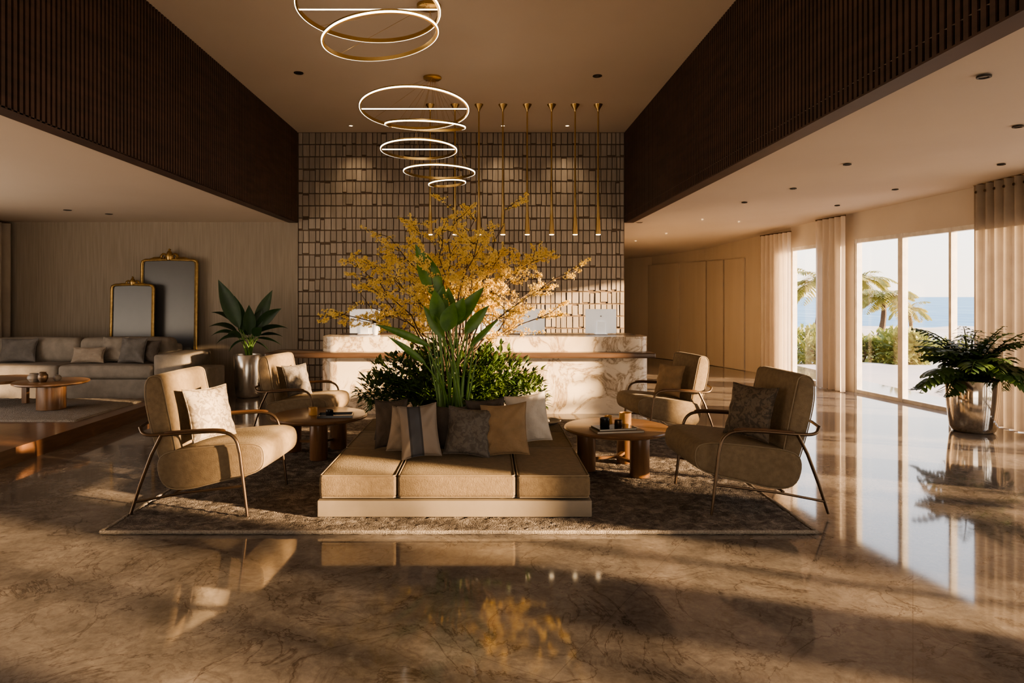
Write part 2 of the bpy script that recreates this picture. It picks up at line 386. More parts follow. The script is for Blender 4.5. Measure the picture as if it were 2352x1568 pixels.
# right wall with openings
def wseg(mb,A,B,z0a,z1a,z0b,z1b,th=.14,off=0):
    A=Vector(A[:2]); B=Vector(B[:2]); d=(B-A).normalized(); n=Vector((d.y,-d.x))
    q=[A+n*off,B+n*off,B+n*(off+th),A+n*(off+th)]
    vs=[(q[0].x,q[0].y,z0a),(q[1].x,q[1].y,z0b),(q[2].x,q[2].y,z0b),(q[3].x,q[3].y,z0a),(q[0].x,q[0].y,z1a),(q[1].x,q[1].y,z1b),(q[2].x,q[2].y,z1b),(q[3].x,q[3].y,z1a)]
    mb.add(vs,[(3,2,1,0),(4,5,6,7),(0,1,5,4),(1,2,6,5),(2,3,7,6),(3,0,4,7)])
def onwall(Y):
    for i in range(len(WP)-1):
        if WP[i][1]<=Y<=WP[i+1][1]:
            t=(Y-WP[i][1])/(WP[i+1][1]-WP[i][1]); return tuple(lerp(WP[i][j],WP[i+1][j],t) for j in range(3))
def wall_px(px):
    best=None
    for i in range(200):
        Y=6.6+ (18.6-6.6)*i/199; x,y,z=onwall(Y); e=abs(x/y-(px-VX)/F)
        if best is None or e<best[0]: best=(e,(x,y,z))
    return best[1]
OPEN=[(-4.4,-2.8,2.75),(-2.2,-.95,2.75),(-.55,.85,2.75),(1.35,2.25,2.75),(3.2,4.45,2.75),(5.2,6.95,2.4),(7.1,10.72,2.4),(11.36,12.6,2.4)]
m=MB(); ys=sorted(set([w[1] for w in WP]+[y for o in OPEN for y in o[:2]]))
for a,b in zip(ys[:-1],ys[1:]):
    A=onwall(a+1e-6); B=onwall(b-1e-6); mid=(a+b)/2
    mat_=0
    for o in OPEN:
        if o[0]<mid<o[1]: mat_=o[2]
    if mid<13: wseg(m,A,B,mat_,A[2]+.06,mat_,B[2]+.06)
struct(m.build('wall_right','plaster_wall',smooth=0))
m=MB()
for a,b in zip(ys[:-1],ys[1:]):
    if (a+b)/2>12.8: A=onwall(a+1e-6); B=onwall(b-1e-6); wseg(m,A,B,0,A[2]+.06,0,B[2]+.06)
struct(m.build('wall_far_right','panel_wall',smooth=0))
dn=1
for x0,x1 in[(1442,1488),(1492,1561),(1592,1622),(1626,1662),(1666,1712)]:
    A=wall_px(x0); B=wall_px(x1); 
    if A[1]>B[1]: A,B=B,A
    m=MB(); wseg(m,A,B,.01,2.28,.01,2.28,th=.03,off=-.035); struct(m.build('door_%d'%dn,'panel_wall',smooth=0)); dn+=1
def window(n,y0,y1,HEAD,mull):
    m=MB()
    def bar(y,w,d=.08):
        x,yy,z=onwall(y); m.box((x+.05,yy,HEAD/2),(d,w,HEAD))
    bar(y0+.03,.06); bar(y1-.03,.06)
    for y,w in mull: bar(y,w)
    yy=[y0]+[w[1] for w in WP if y0<w[1]<y1]+[y1]
    for a,b in zip(yy[:-1],yy[1:]):
        A=onwall(a+1e-6);B=onwall(b-1e-6); wseg(m,A,B,HEAD-.06,HEAD,HEAD-.06,HEAD,th=.08,off=.01); wseg(m,A,B,0,.05,0,.05,th=.08,off=.01)
    o=struct(m.build('window_%d'%n,'frame_white',smooth=0))
    g=MB()
    for a,b in zip(yy[:-1],yy[1:]):
        A=onwall(a+1e-6);B=onwall(b-1e-6); g.add([(A[0]+.05,A[1],.05),(B[0]+.05,B[1],.05),(B[0]+.05,B[1],HEAD-.06),(A[0]+.05,A[1],HEAD-.06)],[(0,1,2,3)])
    g.build('pane','glass',o,smooth=0,merge=False)
for i,(a,b,hd) in enumerate(OPEN):
    ml=[((a+b)/2,.06)] if i<6 else ([(9.75,.11),(8.87,.05)] if i==6 else [])
    window(i+1,a,b,hd,ml)
m=MB(); m.b2(-7.78,-4.22,3.0,9.05,0,.15); struct(m.build('floor_platform','plank_wood',smooth=0))
# ------------------------------------------------------------------ outside
m=MB(); m.b2(6.6,60,-14,15.2,-.25,-.02); struct(m.build('ground_terrace','terrace',smooth=0))
vs=[];fs=[]; nx,ny=50,40; rng=random.Random(5)
for i in range(nx+1):
    for j in range(ny+1):
        x=6.6+i*2.4; y=15.0+j*1.4; z=-.1-1.3*min(1,(y-15)/24)+ .12*math.sin(x*.7+y*.5)+rng.uniform(-.03,.03)-(.8 if j>ny-4 else 0)
        vs.append((x,y,z if j else -.06))
for i in range(nx):
    for j in range(ny): a=i*(ny+1)+j; fs.append((a,a+ny+1,a+ny+2,a+1))
m=MB(); m.add(vs,fs); struct(m.build('ground_dunes','sand'))
m=MB(); m.add([(-400,64,-1.7),(3500,64,-1.7),(6500,5000,-1.7),(-400,5000,-1.7)],[(0,1,2,3)]); struct(m.build('ground_sea','sea_water',smooth=0))
def cloud(mb,c,rad,n,size,rng,shell=.35,asp=.42):
    c=Vector(c)
    for _ in range(n):
        while True:
            d=Vector((rng.uniform(-1,1),rng.uniform(-1,1),rng.uniform(-1,1)))
            if .05<d.length<1: break
        d.normalize(); r=rng.uniform(shell,1)**.5
        p=c+Vector((d.x*rad[0],d.y*rad[1],d.z*rad[2]))*r
        dd=(d+Vector((rng.uniform(-.8,.8),rng.uniform(-.8,.8),rng.uniform(-.3,.9)))).normalized()
        L=size*rng.uniform(.6,1.3); mb.leaf(p,dd,L,L*asp,bend=.5,n=3,fold=.2)
def bush(x,y,z,r,h,label,seed,group='shrubs on the dunes',n=200,size=.2):
    rng=random.Random(seed); t=thing('coastal_shrub',label,'bush',(x,y,z),group=group)
    m=MB()
    for k in range(6): 
        cx,cy=rng.uniform(-.55,.55)*r,rng.uniform(-.4,.4)*r; cloud(m,(cx,cy,h*rng.uniform(.4,.6)),(r*.55,r*.5,h*.5),n,size,rng,.2)
    m.build('foliage','bush_leaf',t,smooth=0,merge=False)
    s=MB()
    for k in range(5):
        a=rng.uniform(0,6.28); s.tube([(0,0,-.1),(math.cos(a)*r*.2,math.sin(a)*r*.2,h*.3),(math.cos(a)*r*.4,math.sin(a)*r*.4,h*.7)],[.03,.02,.01],5)
    s.build('stem','bark',t)
bl=[(1848,18.8,.95,.95,'sunlit shrub nearest the white sheer curtain'),(1888,16.2,.75,.65,'low shrub left of the narrow curtain between windows'),
(1985,17.2,.85,.66,'shrub seen at the left of the first wide glass pane'),(2040,20.2,.95,.88,'shrub seen just left of the thick window post'),
(2098,16.2,.70,.85,'shrub seen just right of the thick window post'),(2150,23,1.2,.5,'far low shrub behind the chrome potted plant'),(1925,25,1.3,.8,'shrub mostly behind the narrow curtain'),(1990,34,2.6,.6,'farthest dune shrub below the right palm')]
for i,(px,Y,r,h,lb) in enumerate(bl):
    bush((px-VX)/F*Y,Y,-.1-1.3*max(0,min(1,(Y-15)/24))-.05,r,h,lb,20+i)
def frond(mb,base,az,L,lift,drop,nl,lw,ll,rng):
    p=Vector(base); d=Vector((math.cos(az),math.sin(az),lift)).normalized(); n=nl; pts=[p.copy()]
    for i in range(n):
        p=p+d*L/n; d=(d+Vector((0,0,-drop/n))).normalized(); pts.append(p.copy())
        t=(i+1)/n; sd=d.cross(Vector((0,0,1))).normalized()
        l=ll*math.sin(PI*(.12+.82*t))
        for s in(-1,1):
            mb.leaf(p,(sd*s+d*.7+Vector((0,0,rng.uniform(-.25,.1)))),l,lw,bend=.8,n=3,fold=.1)
    mb.tube(pts,[lerp(.012,.004,i/n) for i in range(n+1)],5)
def palm(base,top,R,label,seed,nf=16,sc=1,group='palm trees outside',nl=16):
    rng=random.Random(seed); base=Vector(base); top=Vector(top)
    t=thing('palm_tree',label,'palm tree',base,group=group)
    v=top-base; pts=[v*(i/8)+Vector((.12*math.sin(i/8*PI)*v.z*.4,0,0)) for i in range(9)]
    m=MB(); m.tube(pts,[lerp(.13,.08,i/8)*sc*(1+.08*(i%2)) for i in range(9)],8); m.build('trunk','bark',t)
    m=MB()
    for k in range(nf):
        frond(m,v,2*PI*k/nf+rng.uniform(-.2,.2),R*rng.uniform(.85,1.15),rng.uniform(.0,1.3),rng.uniform(1.2,2.4),nl,.09*sc,R*.42,rng)
    m.build('crown','palm_leaf',t,smooth=0,merge=False)
b=P(1872,775,36); palm(b,P(1882,650,36),2.1,'tall palm seen through the leftmost window beside the sheer curtain',1,24,1.4)
b=P(2018,785,42); palm(b,P(2030,686,42),1.95,'palm in the middle of the first wide glass pane',2,22,1.5)
b=P(1962,782,46); palm(b,P(1976,648,46),2.1,'palm half hidden behind the narrow curtain between windows',3,22,1.4)
b=P(2092,790,60); palm(b,P(2086,710,60),1.9,'small distant palm beyond the thick window post',4,16,1.5)
for i,(x,y,zt) in enumerate([(9.5,-4.9,1.9),(9.9,-3.0,1.6),(9.8,-.9,1.7),(10.2,1.5,1.4),(10.8,4.4,1.6)]):  # out-of-view palms added to break the sun into dapples
    palm((x,y,-.02),(x+.2,y,zt),1.1,'unseen palm added to dapple the sun at the near windows, number %d from the camera end'%(i+1),50+i,[11,8,9,10,8][i],nl=12)
for i,y in enumerate([-4,-2.4,-.8,.8,2.4,4.0]):  # unseen hedge added to keep low sun off the right floor
    bush(8.0+.2*(i%2),y,-.03,.75,.7 if i%2 else .85,'low shrub in the unseen sun-blocking hedge added outside the near windows, number %d from the camera end'%(i+1),90+i,'sun-blocking hedge added outside the near windows',120,.16)
# ------------------------------------------------------------------ curtains
def curtain(name,A,B,z0,z1,folds,amp,mat,label,eyelets=False):
    A=Vector(A);B=Vector(B); d=(B-A); L=d.length; d.normalize(); n=Vector((-d.y,d.x)); N=folds*10
    t=thing(name,label,'curtain',(A.x,A.y,0)); m=MB(); vs=[];fs=[]; rows=[z0,z0+.5,(z0+z1)/2,z1-.5,z1]
    for r,z in enumerate(rows):
        for i in range(N+1):
            s=i/N; w=math.sin(s*folds*2*PI); w=math.copysign(abs(w)**.7,w)*amp*(1+.15*math.sin(i*.37+r*.6))
            p=d*(L*s)+n*w; vs.append((p.x,p.y,z))
    for r in range(len(rows)-1):
        for i in range(N): a=r*(N+1)+i; fs.append((a,a+1,a+N+2,a+N+1))
    m.add(vs,fs); m.build('cloth',mat,t,smooth=60,merge=False)
    h=MB(); h.tube([(0,0,z1+.01),(d.x*L,d.y*L,z1+.01)],.012,8); h.build('rail','bronze',t)
    if eyelets:
        for k in range(folds):
            e=MB(); c=d*(L*(k+.25)/folds)+n*amp*1.08
            if c.x>0: c=d*(L*(k+.75)/folds)-n*amp*1.08
            e.lathe([(.016,-.004),(.018,0),(.016,.004),(.009,.004),(.009,-.004)],(0,0,0),14)
            e.v=[Matrix.Rotation(PI/2,3,'Y')@v+Vector((c.x-.004,c.y,z1-.09)) for v in e.v]; e.build('eyelet','bronze',t)
curtain('curtain',(5.91,6.95),(5.93,8.30),.01,2.84,9,.05,'curtain_cloth','beige floor length curtain with eyelets behind the right potted plant',True)
a=wall_px(1956); b_=wall_px(1902)
curtain('curtain',(a[0]-.16,a[1]-.1),(b_[0]-.16,b_[1]+.05),.01,2.76,5,.05,'sheer_cloth','narrow pale curtain gathered between the two windows')
a=wall_px(1838); b_=wall_px(1768)
curtain('sheer_curtain',(a[0]-.16,a[1]),(b_[0]-.16,b_[1]),.01,2.66,7,.05,'sheer_cloth','pale sheer curtain glowing at the left of the leftmost window')
curtain('curtain',(-7.62,8.6),(-7.62,10.9),.01,2.66,12,.05,'curtain_cloth','grey beige curtain in the far left corner behind the sofa')
# ------------------------------------------------------------------ rugs
def rug(x0,x1,y0,y1,z,th,mat,label,edge=None,step=.025,amp=.008):
    rng=random.Random(9); t=thing('area_rug',label,'rug',((x0+x1)/2,(y0+y1)/2,z)); hx,hy=(x1-x0)/2,(y1-y0)/2
    nx=int((x1-x0)/step); ny=int((y1-y0)/step); vs=[];fs=[]
    for i in range(nx+1):
        for j in range(ny+1):
            e=(i in(0,nx) or j in(0,ny)); vs.append((lerp(-hx,hx,i/nx)+(rng.uniform(-.006,.006)),lerp(-hy,hy,j/ny)+rng.uniform(-.006,.006),0 if e else th-rng.uniform(0,amp)))
    for i in range(nx):
        for j in range(ny): a=i*(ny+1)+j; fs.append((a,a+ny+1,a+ny+2,a+1))
    m=MB(); m.add(vs,fs); m.build('pile',mat,t,smooth=60)
    if edge:
        m=MB(); e=.03; pts=[]
        for a,b,n in(((-hx,-hy),(hx,-hy),150),((hx,-hy),(hx,hy),130),((hx,hy),(-hx,hy),150),((-hx,hy),(-hx,-hy),130)):
            for k in range(n): pts.append((lerp(a[0],b[0],k/n)+rng.uniform(-.004,.004),lerp(a[1],b[1],k/n)+rng.uniform(-.004,.004),th*.55))
        m.tube(pts,[th*.55*rng.uniform(.85,1.1) for _ in pts],6,closed=True); m.build('edge_binding',edge,t)
    return t
RZ=.026
rug(-2.43,2.08,4.31,8.2,.001,RZ-.001,'rug_wool','large grey brown mottled wool rug under the central seating','rug_edge')
rug(-7.5,-4.42,7.35,8.98,.151,.02,'rug_pale','pale looped rug on the raised wooden platform')
# ------------------------------------------------------------------ ottoman
OX0,OX1,OY0,OY1=-1.125,.70,4.57,6.72
t=thing('island_bench','long low tan velvet island bench with cream plinth around the planter','bench',((OX0+OX1)/2,(OY0+OY1)/2,RZ))
ox,oy=t.location.x,t.location.y
m=MB(); m.soft((0,0,.055),(OX1-OX0+.012,OY1-OY0+.012,.11),.006,k=2); m.build('plinth','plinth_paint',t)
m=MB(); m.b2(OX0+.05-ox,OX1-.05-ox,OY0+.05-oy,OY1-.05-oy,.11,.13); m.build('recess','black_metal',t)
cs=[(OX0,-.60,OY0,5.42),(-.60,.20,OY0,5.42),(.20,OX1,OY0,5.42),(OX0,-.66,5.42,6.08),(OX0,-.66,6.08,OY1),(.20,OX1,5.42,6.08),(.20,OX1,6.08,OY1)]
for x0,x1,y0,y1 in cs:
    m=MB(); m.soft(((x0+x1)/2-ox,(y0+y1)/2-oy,.20),(x1-x0-.006,y1-y0-.006,.145),.022,bulge=.005); q=m.build('seat_cushion','velvet',t)
    for zz in(.272,.128):
        p=MB(); g=.010; X0,X1,Y0,Y1=x0+g-ox,x1-g-ox,y0+g-oy,y1-g-oy; r=.015
        pts=[(X0+r,Y0,zz),(X1-r,Y0,zz),(X1,Y0+r,zz),(X1,Y1-r,zz),(X1-r,Y1,zz),(X0+r,Y1,zz),(X0,Y1-r,zz),(X0,Y0+r,zz)]
        p.tube(pts,.0045,6,closed=True); p.build('piping','piping',q)
m=MB(); X0,X1,Y0,Y1=-.64-ox,.18-ox,5.45-oy,6.70-oy
m.b2(X0,X1,Y0,Y0+.03,.11,.36); m.b2(X0,X1,Y1-.03,Y1,.11,.36); m.b2(X0,X0+.03,Y0+.03,Y1-.03,.11,.36); m.b2(X1-.03,X1,Y0+.03,Y1-.03,.11,.36); m.build('planter_box','plinth_paint',t,smooth=0)
m=MB(); m.b2(X0+.03,X1-.03,Y0+.03,Y1-.03,.11,.33); m.build('soil','soil',t,smooth=0)
# ------------------------------------------------------------------ pillows
def pillow_mesh(w,h,t,N=22,seed=0):
    rng=random.Random(seed); m=MB(); ph=[rng.uniform(0,6) for _ in range(6)]
    for sg in(-1,1):
        vs=[];fs=[]
        for i in range(N+1):
            for j in range(N+1):
                u=-1+2*i/N; v=-1+2*j/N; u=math.sin(u*PI/2)*.6+u*.4; v=math.sin(v*PI/2)*.6+v*.4
                x=w/2*u*(1-.10*(1-v*v)); z=h/2*v*(1-.10*(1-u*u))
                e=max(0,(1-u*u)*(1-v*v)); th=t/2*e**.45*(1+.07*math.sin(u*7+ph[0]+v*2)+.07*math.sin(v*8+ph[1]-u*3))
                th+=.010*math.sin((u+v)*9+ph[2])*e**.3*abs(u-v)*.6+.009*math.sin((u-v)*11+ph[3])*e**.3*abs(u+v)*.6
                vs.append((x,sg*th,z+h/2))
        for i in range(N):
            for j in range(N): a=i*(N+1)+j; fs.append((a,a+1,a+N+2,a+N+1))
        m.add(vs,fs)
    return m
def pillow(label,loc,w,h,t,mat,tilt,rz,group,roll=0,seed=0,name='throw_pillow'):
    e=thing(name,label,'pillow',loc,0,group); e.rotation_euler=Euler((math.radians(-tilt),math.radians(roll),math.radians(rz)),'XYZ')
    pillow_mesh(w,h,t,seed=seed).build('cover',mat,e,smooth=75)
    p=MB(); pts=[]
    N=10
    for k in range(4*N):
        s=k//N; f=-1+2*(k%N)/N; u,v={0:(f,-1),1:(1,f),2:(-f,1),3:(-1,-f)}[s]
        pts.append((w/2*u*(1-.10*(1-v*v)),0,h/2*v*(1-.10*(1-u*u))+h/2))
    p.tube(pts,.0045,5,closed=True); p.build('piping',mat,e)
    return e
ZT=RZ+.276
g='throw pillows on the island bench'
def op(label,pxl,pxr,pyt,Y,mat,tilt,rz,roll,seed,zb=0,th=.14):
    X=((pxl+pxr)/2-VX)/F*Y; w=(pxr-pxl)/F*Y*1.05; ztop=H-(pyt-VY)/F*(Y+.1); h=(ztop-ZT-zb)/math.cos(math.radians(tilt))
    return pillow(label,(X,Y,ZT+.010+zb),w,h,th,mat,tilt,rz,g,roll,seed)
op('pale throw pillow with a dark blue grey centre stripe',926,1012,932,5.03,'pillow_striped',18,8,-5,3)
op('grey brown throw pillow right of the striped one',1020,1122,940,5.09,'brocade_grey',20,-4,5,5)
op('tan velvet throw pillow at the right of the front row',1110,1214,930,5.09,'pillow_tan',18,-10,-6,7)
op('pale beige throw pillow between the dark brown and striped ones',888,966,938,5.20,'pillow_light',14,-6,5,2)
op('dark brown throw pillow at the left end of the bench row',862,936,918,5.35,'pillow_dark',9,-8,-3,1,th=.11)
op('dark throw pillow mostly hidden behind the striped and grey ones',978,1062,932,5.27,'pillow_dark',9,0,3,4,th=.11)
op('dark brown throw pillow peeking out behind the tan one',1080,1165,916,5.31,'pillow_dark',8,4,-4,6,th=.11)
pillow('cream white throw pillow behind the tan one',(.37,5.54,ZT+.010),.35,.40,.13,'pillow_white',10,14,g,-6,8)
pillow('small brown throw pillow at the back left against the planter',(-.80,5.64,ZT+.010),.28,.30,.11,'pillow_dark',8,-20,g,-2,9)
t=thing('serving_tray','small grey oval tray on the far right of the bench','tray',(.535,6.45,ZT+.004))
m=MB(); m.lathe([(.0,0),(.13,0),(.17,.025),(.165,.03),(.125,.008),(0,.008)],n=28,cap=False); m.build('dish','ceramic_grey',t)
m=MB(); m.soft((0,0,.022),(.12,.08,.025),.008,k=2); m.build('folded_napkin','pillow_grey',t)
# ------------------------------------------------------------------ armchairs
def make_chair(label,group):
    t=thing('armchair',label,'armchair',(0,0,0),0,group)
    hw=.355
    seat=chaikin([(.45,.495),(.515,.465),(.52,.345),(.46,.285),(.20,.225),(-.06,.155),(-.22,.175),(-.27,.33),(-.22,.43),(.10,.47),(.34,.495)],2)
    m=MB(); m.puff([(p.x,p.y) for p in seat],hw,.024,bulge=.004); m.build('seat','velvet',t,smooth=60)
    back=chaikin([(-.11,.33),(-.13,.44),(-.225,.90),(-.245,.965),(-.325,.968),(-.365,.90),(-.35,.72),(-.25,.36),(-.20,.27),(-.13,.27)],2)
    m=MB(); m.puff([(p.x,p.y) for p in back],hw-.02,.026,bulge=.004); m.build('backrest','velvet',t,smooth=60)
    for s in(-1,1):
        m=MB(); m.tube([(p.x,s*(hw-.007),p.y) for p in [Vector((q.x*.985+.002,q.y*.985+.005)) for q in seat]],.004,6,closed=True); m.build('piping','piping',t)
        m=MB(); m.tube([(q.x*.985-.004,s*(hw-.025),q.y*.985+.01) for q in back],.004,6,closed=True); m.build('piping','piping',t)
        y=s*(hw+.045)
        arm=chaikin([(.36,y,.44),(.335,y,.545),(.25,y,.592),(0,y,.578),(-.22,y,.556),(-.34,y*.97,.555),(-.385,y*.86,.60)],3,False)
        m=MB(); m.tube(arm,.012,10,flat=1.0); m.build('arm_rail','bronze',t)
        pad=[p+Vector((0,0,.012)) for p in arm if -.22<p.x<.27 and p.z>.56]
        m=MB(); m.tube(pad,[.010]+[.016]*(len(pad)-2)+[.010],10,flat=.7); m.build('armrest','walnut_dark',t)
        m=MB(); m.tube([(.36,y,.445),(.385,y,.24),(.415,y,0)],[.012,.012,.010],10); m.build('front_leg','bronze',t)
        m=MB(); m.tube([(-.20,y,.556),(-.27,y,.42),(-.35,y,.21),(-.42,y,0)],[.012,.012,.012,.010],10); m.build('rear_leg','bronze',t)
        m=MB(); m.tube([(.388,y,.21),(-.06,y*.98,.15),(-.395,y,.085)],.009,8); m.build('side_stretcher','bronze',t)
    m=MB(); m.tube([(.37,-hw-.045,.26),(.37,hw+.045,.26)],.009,8); m.build('cross_bar','bronze',t)
    m=MB(); m.tube([(-.385,-hw*.95,.60),(-.40,-hw*.6,.612),(-.405,0,.615),(-.40,hw*.6,.612),(-.385,hw*.95,.60)],.011,8); m.build('back_rail','bronze',t)
    m=MB(); m.tube([(-.10,-hw-.04,.155),(-.10,hw+.04,.155)],.009,8); m.build('cross_bar','bronze',t)
    return t
G='tan armchairs around the bench'
A=make_chair('tan armchair at the front left with a light patterned cushion',G); A.location=(-1.985,4.99,RZ); A.rotation_euler.z=-.05; A.scale=(.965,)*3
Bc=dup(A,(-2.02,7.35,RZ),-.18,'taupe armchair at the rear left behind the left round table',G,.88)
Cc=dup(A,(1.94,7.30,RZ),PI+.16,'tan armchair at the rear right in front of the marble desk',G,.89)
Dc=dup(A,(1.905,5.01,RZ),PI+.04,'tan armchair at the front right with a dark patterned cushion',G,.965)
def chair_pillow(ch,lx,ly,mat,label,w,rz,seed):
    sc=ch.scale[0]; p=Matrix.Rotation(ch.rotation_euler.z,3,'Z')@Vector((lx*sc,ly*sc,0))+ch.location
    pillow(label,(p.x,p.y,RZ+.475*sc),w,w,.13,mat,17,rz,'cushions on the armchairs',seed=seed)
chair_pillow(A,.05,-.10,'brocade_light','light patterned square cushion on the front left armchair',.38,62,11)
chair_pillow(Bc,.04,-.04,'brocade_grey','grey cushion on the rear left armchair',.34,58,12)
chair_pillow(Cc,.04,.05,'pillow_tan','tan cushion on the rear right armchair',.34,-55,13)
chair_pillow(Dc,.05,.10,'brocade_dark','dark brown patterned cushion on the front right armchair',.39,-60,14)
# ------------------------------------------------------------------ tables
def make_table(label,legs,loc):
    t=thing('coffee_table',label,'table',loc,0,'round walnut coffee tables')
    m=MB(); m.lathe([(.0,.325),(.42,.325),(.445,.335),(.45,.348),(.445,.358),(.43,.362),(0,.362)],n=56,cap=False); m.build('table_top','walnut',t)
    for x,y in legs:
        m=MB(); m.lathe([(.0,0),(.078,0),(.08,.004),(.08,.3245),(0,.3245)],(x,y,0),28,cap=False); m.build('leg','walnut_vert',t)
    m=MB(); 
    for x,y in legs: 
        d=Vector((x,y,0)); m.box((x*.45,y*.45,.10),(d.length*.9,.035,.022),math.atan2(y,x))
    m.build('stretcher','walnut',t)
    return t
make_table('round walnut coffee table right of the bench with books and candles',[(.14,-.25),(-.27,-.05),(.12,.22)],(1.12,5.86,RZ))
make_table('round walnut coffee table left of the bench with a black tray',[(.06,-.28),(.14,.18),(-.27,.06)],(-1.58,6.47,RZ))
TZ=RZ+.3625
def book(name_label,loc,d,mat,rz,group='books on the right coffee table'):
    t=thing('book',name_label,'book',loc,rz,group); w,l,h=d
    m=MB(); m.b2(-w/2,w/2,-l/2,l/2,0,.003); m.b2(-w/2,w/2,-l/2,l/2,h-.003,h); m.b2(-w/2,-w/2+.003,-l/2,l/2,.003,h-.003); m.build('cover',mat,t,smooth=0)
    m=MB(); m.b2(-w/2+.004,w/2-.004,-l/2+.004,l/2-.004,.0031,h-.0031); m.build('pages','paper',t,smooth=0)
book('cream book at the bottom of the stack on the right table',(1.08,5.66,TZ),(.40,.22,.016),'pillow_light',.15)
book('dark book on top of the stack on the right table',(1.06,5.67,TZ+.0165),(.33,.19,.016),'black_gloss',.22)
def cup(label,loc,r,h,mat,inner,cat='candle holder',name='candle_holder',grp='candle holders on the coffee tables'):
    t=thing(name,label,cat,loc,0,grp)
    m=MB(); m.lathe([(0,0),(r*.92,0),(r,.004),(r,h),(r-.005,h),(r-.006,.006),(0,.006)],n=24,cap=False); m.build('cup',mat,t)
    m=MB(); m.lathe([(0,.0065),(r-.0065,.0065),(r-.0065,h*.6),(0,h*.6)],n=20,cap=False); m.build('wax',inner,t)
cup('black candle holder on the left of the book stack',(.985,5.68,TZ+.033),.04,.07,'black_gloss','pillow_dark')
cup('amber glass candle holder behind the books, taller one',(1.20,5.90,TZ),.052,.11,'candle_amber','pillow_tan')
cup('dark candle holder between the black and amber ones',(1.10,5.69,TZ+.033),.033,.05,'bronze','pillow_dark')
cup('small amber candle holder behind the stack of books',(1.07,5.98,TZ),.035,.07,'candle_amber','pillow_tan')
t=thing('serving_tray','black rectangular tray on the left coffee table','tray',(-1.40,6.35,TZ),.12)
m=MB(); m.b2(-.16,.16,-.10,.10,0,.008); m.b2(-.16,.16,-.10,-.09,.008,.022); m.b2(-.16,.16,.09,.10,.008,.022); m.b2(-.16,-.15,-.09,.09,.008,.022); m.b2(.15,.16,-.09,.09,.008,.022); m.build('tray_body','black_gloss',t,smooth=0)
cup('amber glass candle holder on the left coffee table',(-1.63,6.42,TZ),.04,.07,'candle_amber','pillow_tan')
cup('black candle holder in the tray on the left coffee table',(-1.46,6.36,TZ+.0085),.035,.05,'black_gloss','pillow_dark')
def plat_table(label,loc,R,h,mat='walnut'):
    t=thing('pedestal_table',label,'table',loc,0,'low tables on the platform')
    m=MB(); m.lathe([(0,h-.035),(R-.03,h-.035),(R,h-.02),(R,h-.005),(R-.01,h),(0,h)],n=48,cap=False); m.build('table_top',mat,t)
    m=MB(); m.lathe([(0,0),(.155,0),(.155,h-.0355),(0,h-.0355)],n=32,cap=False); m.build('pedestal','walnut_vert',t)
plat_table('round walnut pedestal table on the platform with small pots',(-5.16,8.1,.172),.40,.33)
t=thing('pedestal_table','low walnut table at the left frame edge on the platform','table',(-6.05,8.45,.172),0,'low tables on the platform')
m=MB(); m.lathe([(0,.28),(.42,.28),(.42,.315),(0,.315)],n=40,cap=False); m.build('table_top','walnut',t)
for a in(0.3,2.4,4.5):
    m=MB(); m.box((.30*math.cos(a),.30*math.sin(a),.1395),(.06,.06,.279)); m.build('leg','walnut_vert',t,smooth=0)
for i,(dx,dy,r,h,lb) in enumerate([(-.10,-.1,.07,.10,'large dark round pot on the platform table'),(.03,-.14,.055,.12,'tall brown pot on the platform table'),(.11,.0,.045,.07,'small brown pot on the platform table')]):
    t=thing('small_pot',lb,'pot',(-5.2+dx,8.1+dy,.503),0,'small pots on the platform table')
    m=MB(); m.lathe([(0,0),(r*.6,0),(r,h*.4),(r*.95,h*.7),(r*.6,h*.92),(r*.65,h),(r*.55,h),(r*.5,h*.85),(0,h*.8)],n=24,cap=False); m.build('body',['ceramic_grey','bronze','ceramic_grey'][i],t)
# ------------------------------------------------------------------ sofa
SX0,SX1,SY0,SY1=-7.45,-4.17,9.4,10.35
t=thing('sofa','long grey beige sofa behind the raised platform','sofa',((SX0+SX1)/2,(SY0+SY1)/2,0)); sx,sy=t.location.x,t.location.y
def sb(name,x0,x1,y0,y1,z0,z1,r,bu=0,mat='sofa_fabric',par=t,R=None):
    m=MB(); m.soft(((x0+x1)/2-sx,(y0+y1)/2-sy,(z0+z1)/2),(x1-x0,y1-y0,z1-z0),r,bu,R); return m.build(name,mat,par,smooth=60)
sb('base',SX0,SX1,SY0+.02,SY1,.05,.36,.02)
sb('armrest',SX1-.42,SX1,SY0,SY1,.36,.70,.04,.005); sb('armrest',SX0,SX0+.3,SY0,SY1,.36,.70,.04,.005)
sb('back_frame',SX0+.3,SX1-.42,SY1-.22,SY1,.36,.80,.05)
xs=[SX0+.3,(SX0+SX1)/2-.1,SX1-.42]
for a,b in zip(xs[:-1],xs[1:]):
    sb('seat_cushion',a+.004,b-.004,SY0-.01,SY1-.22,.362,.55,.05,.01)
    sb('back_cushion',a+.004,b-.004,SY1-.46,SY1-.15,.552,.90,.08,.015)
for x in(SX0+.1,SX1-.1):
    for y in(SY0+.1,SY1-.1):
        m=MB(); m.lathe([(0,0),(.025,0),(.03,.0495),(0,.0495)],(x-sx,y-sy,0),12,cap=False); m.build('foot','black_metal',t)
def sp(label,px,pyt,pyb,w,mat,rz,seed,Y=9.72,hh=None):
    X=(px-VX)/F*Y; pillow(label,(X,Y,.572),w,hh or w*.85,.12,mat,16,rz,'throw pillows on the sofa',seed=seed)
sp('grey throw pillow at the left end of the sofa',38,780,830,.50,'pillow_grey',6,31,hh=.34)
sp('small pale lumbar pillow in the middle of the sofa',200,800,832,.48,'pillow_light',-3,32,Y=9.62,hh=.22)
sp('grey throw pillow against the right part of the sofa back',258,780,830,.40,'sofa_fabric',-4,33,Y=9.76,hh=.36)
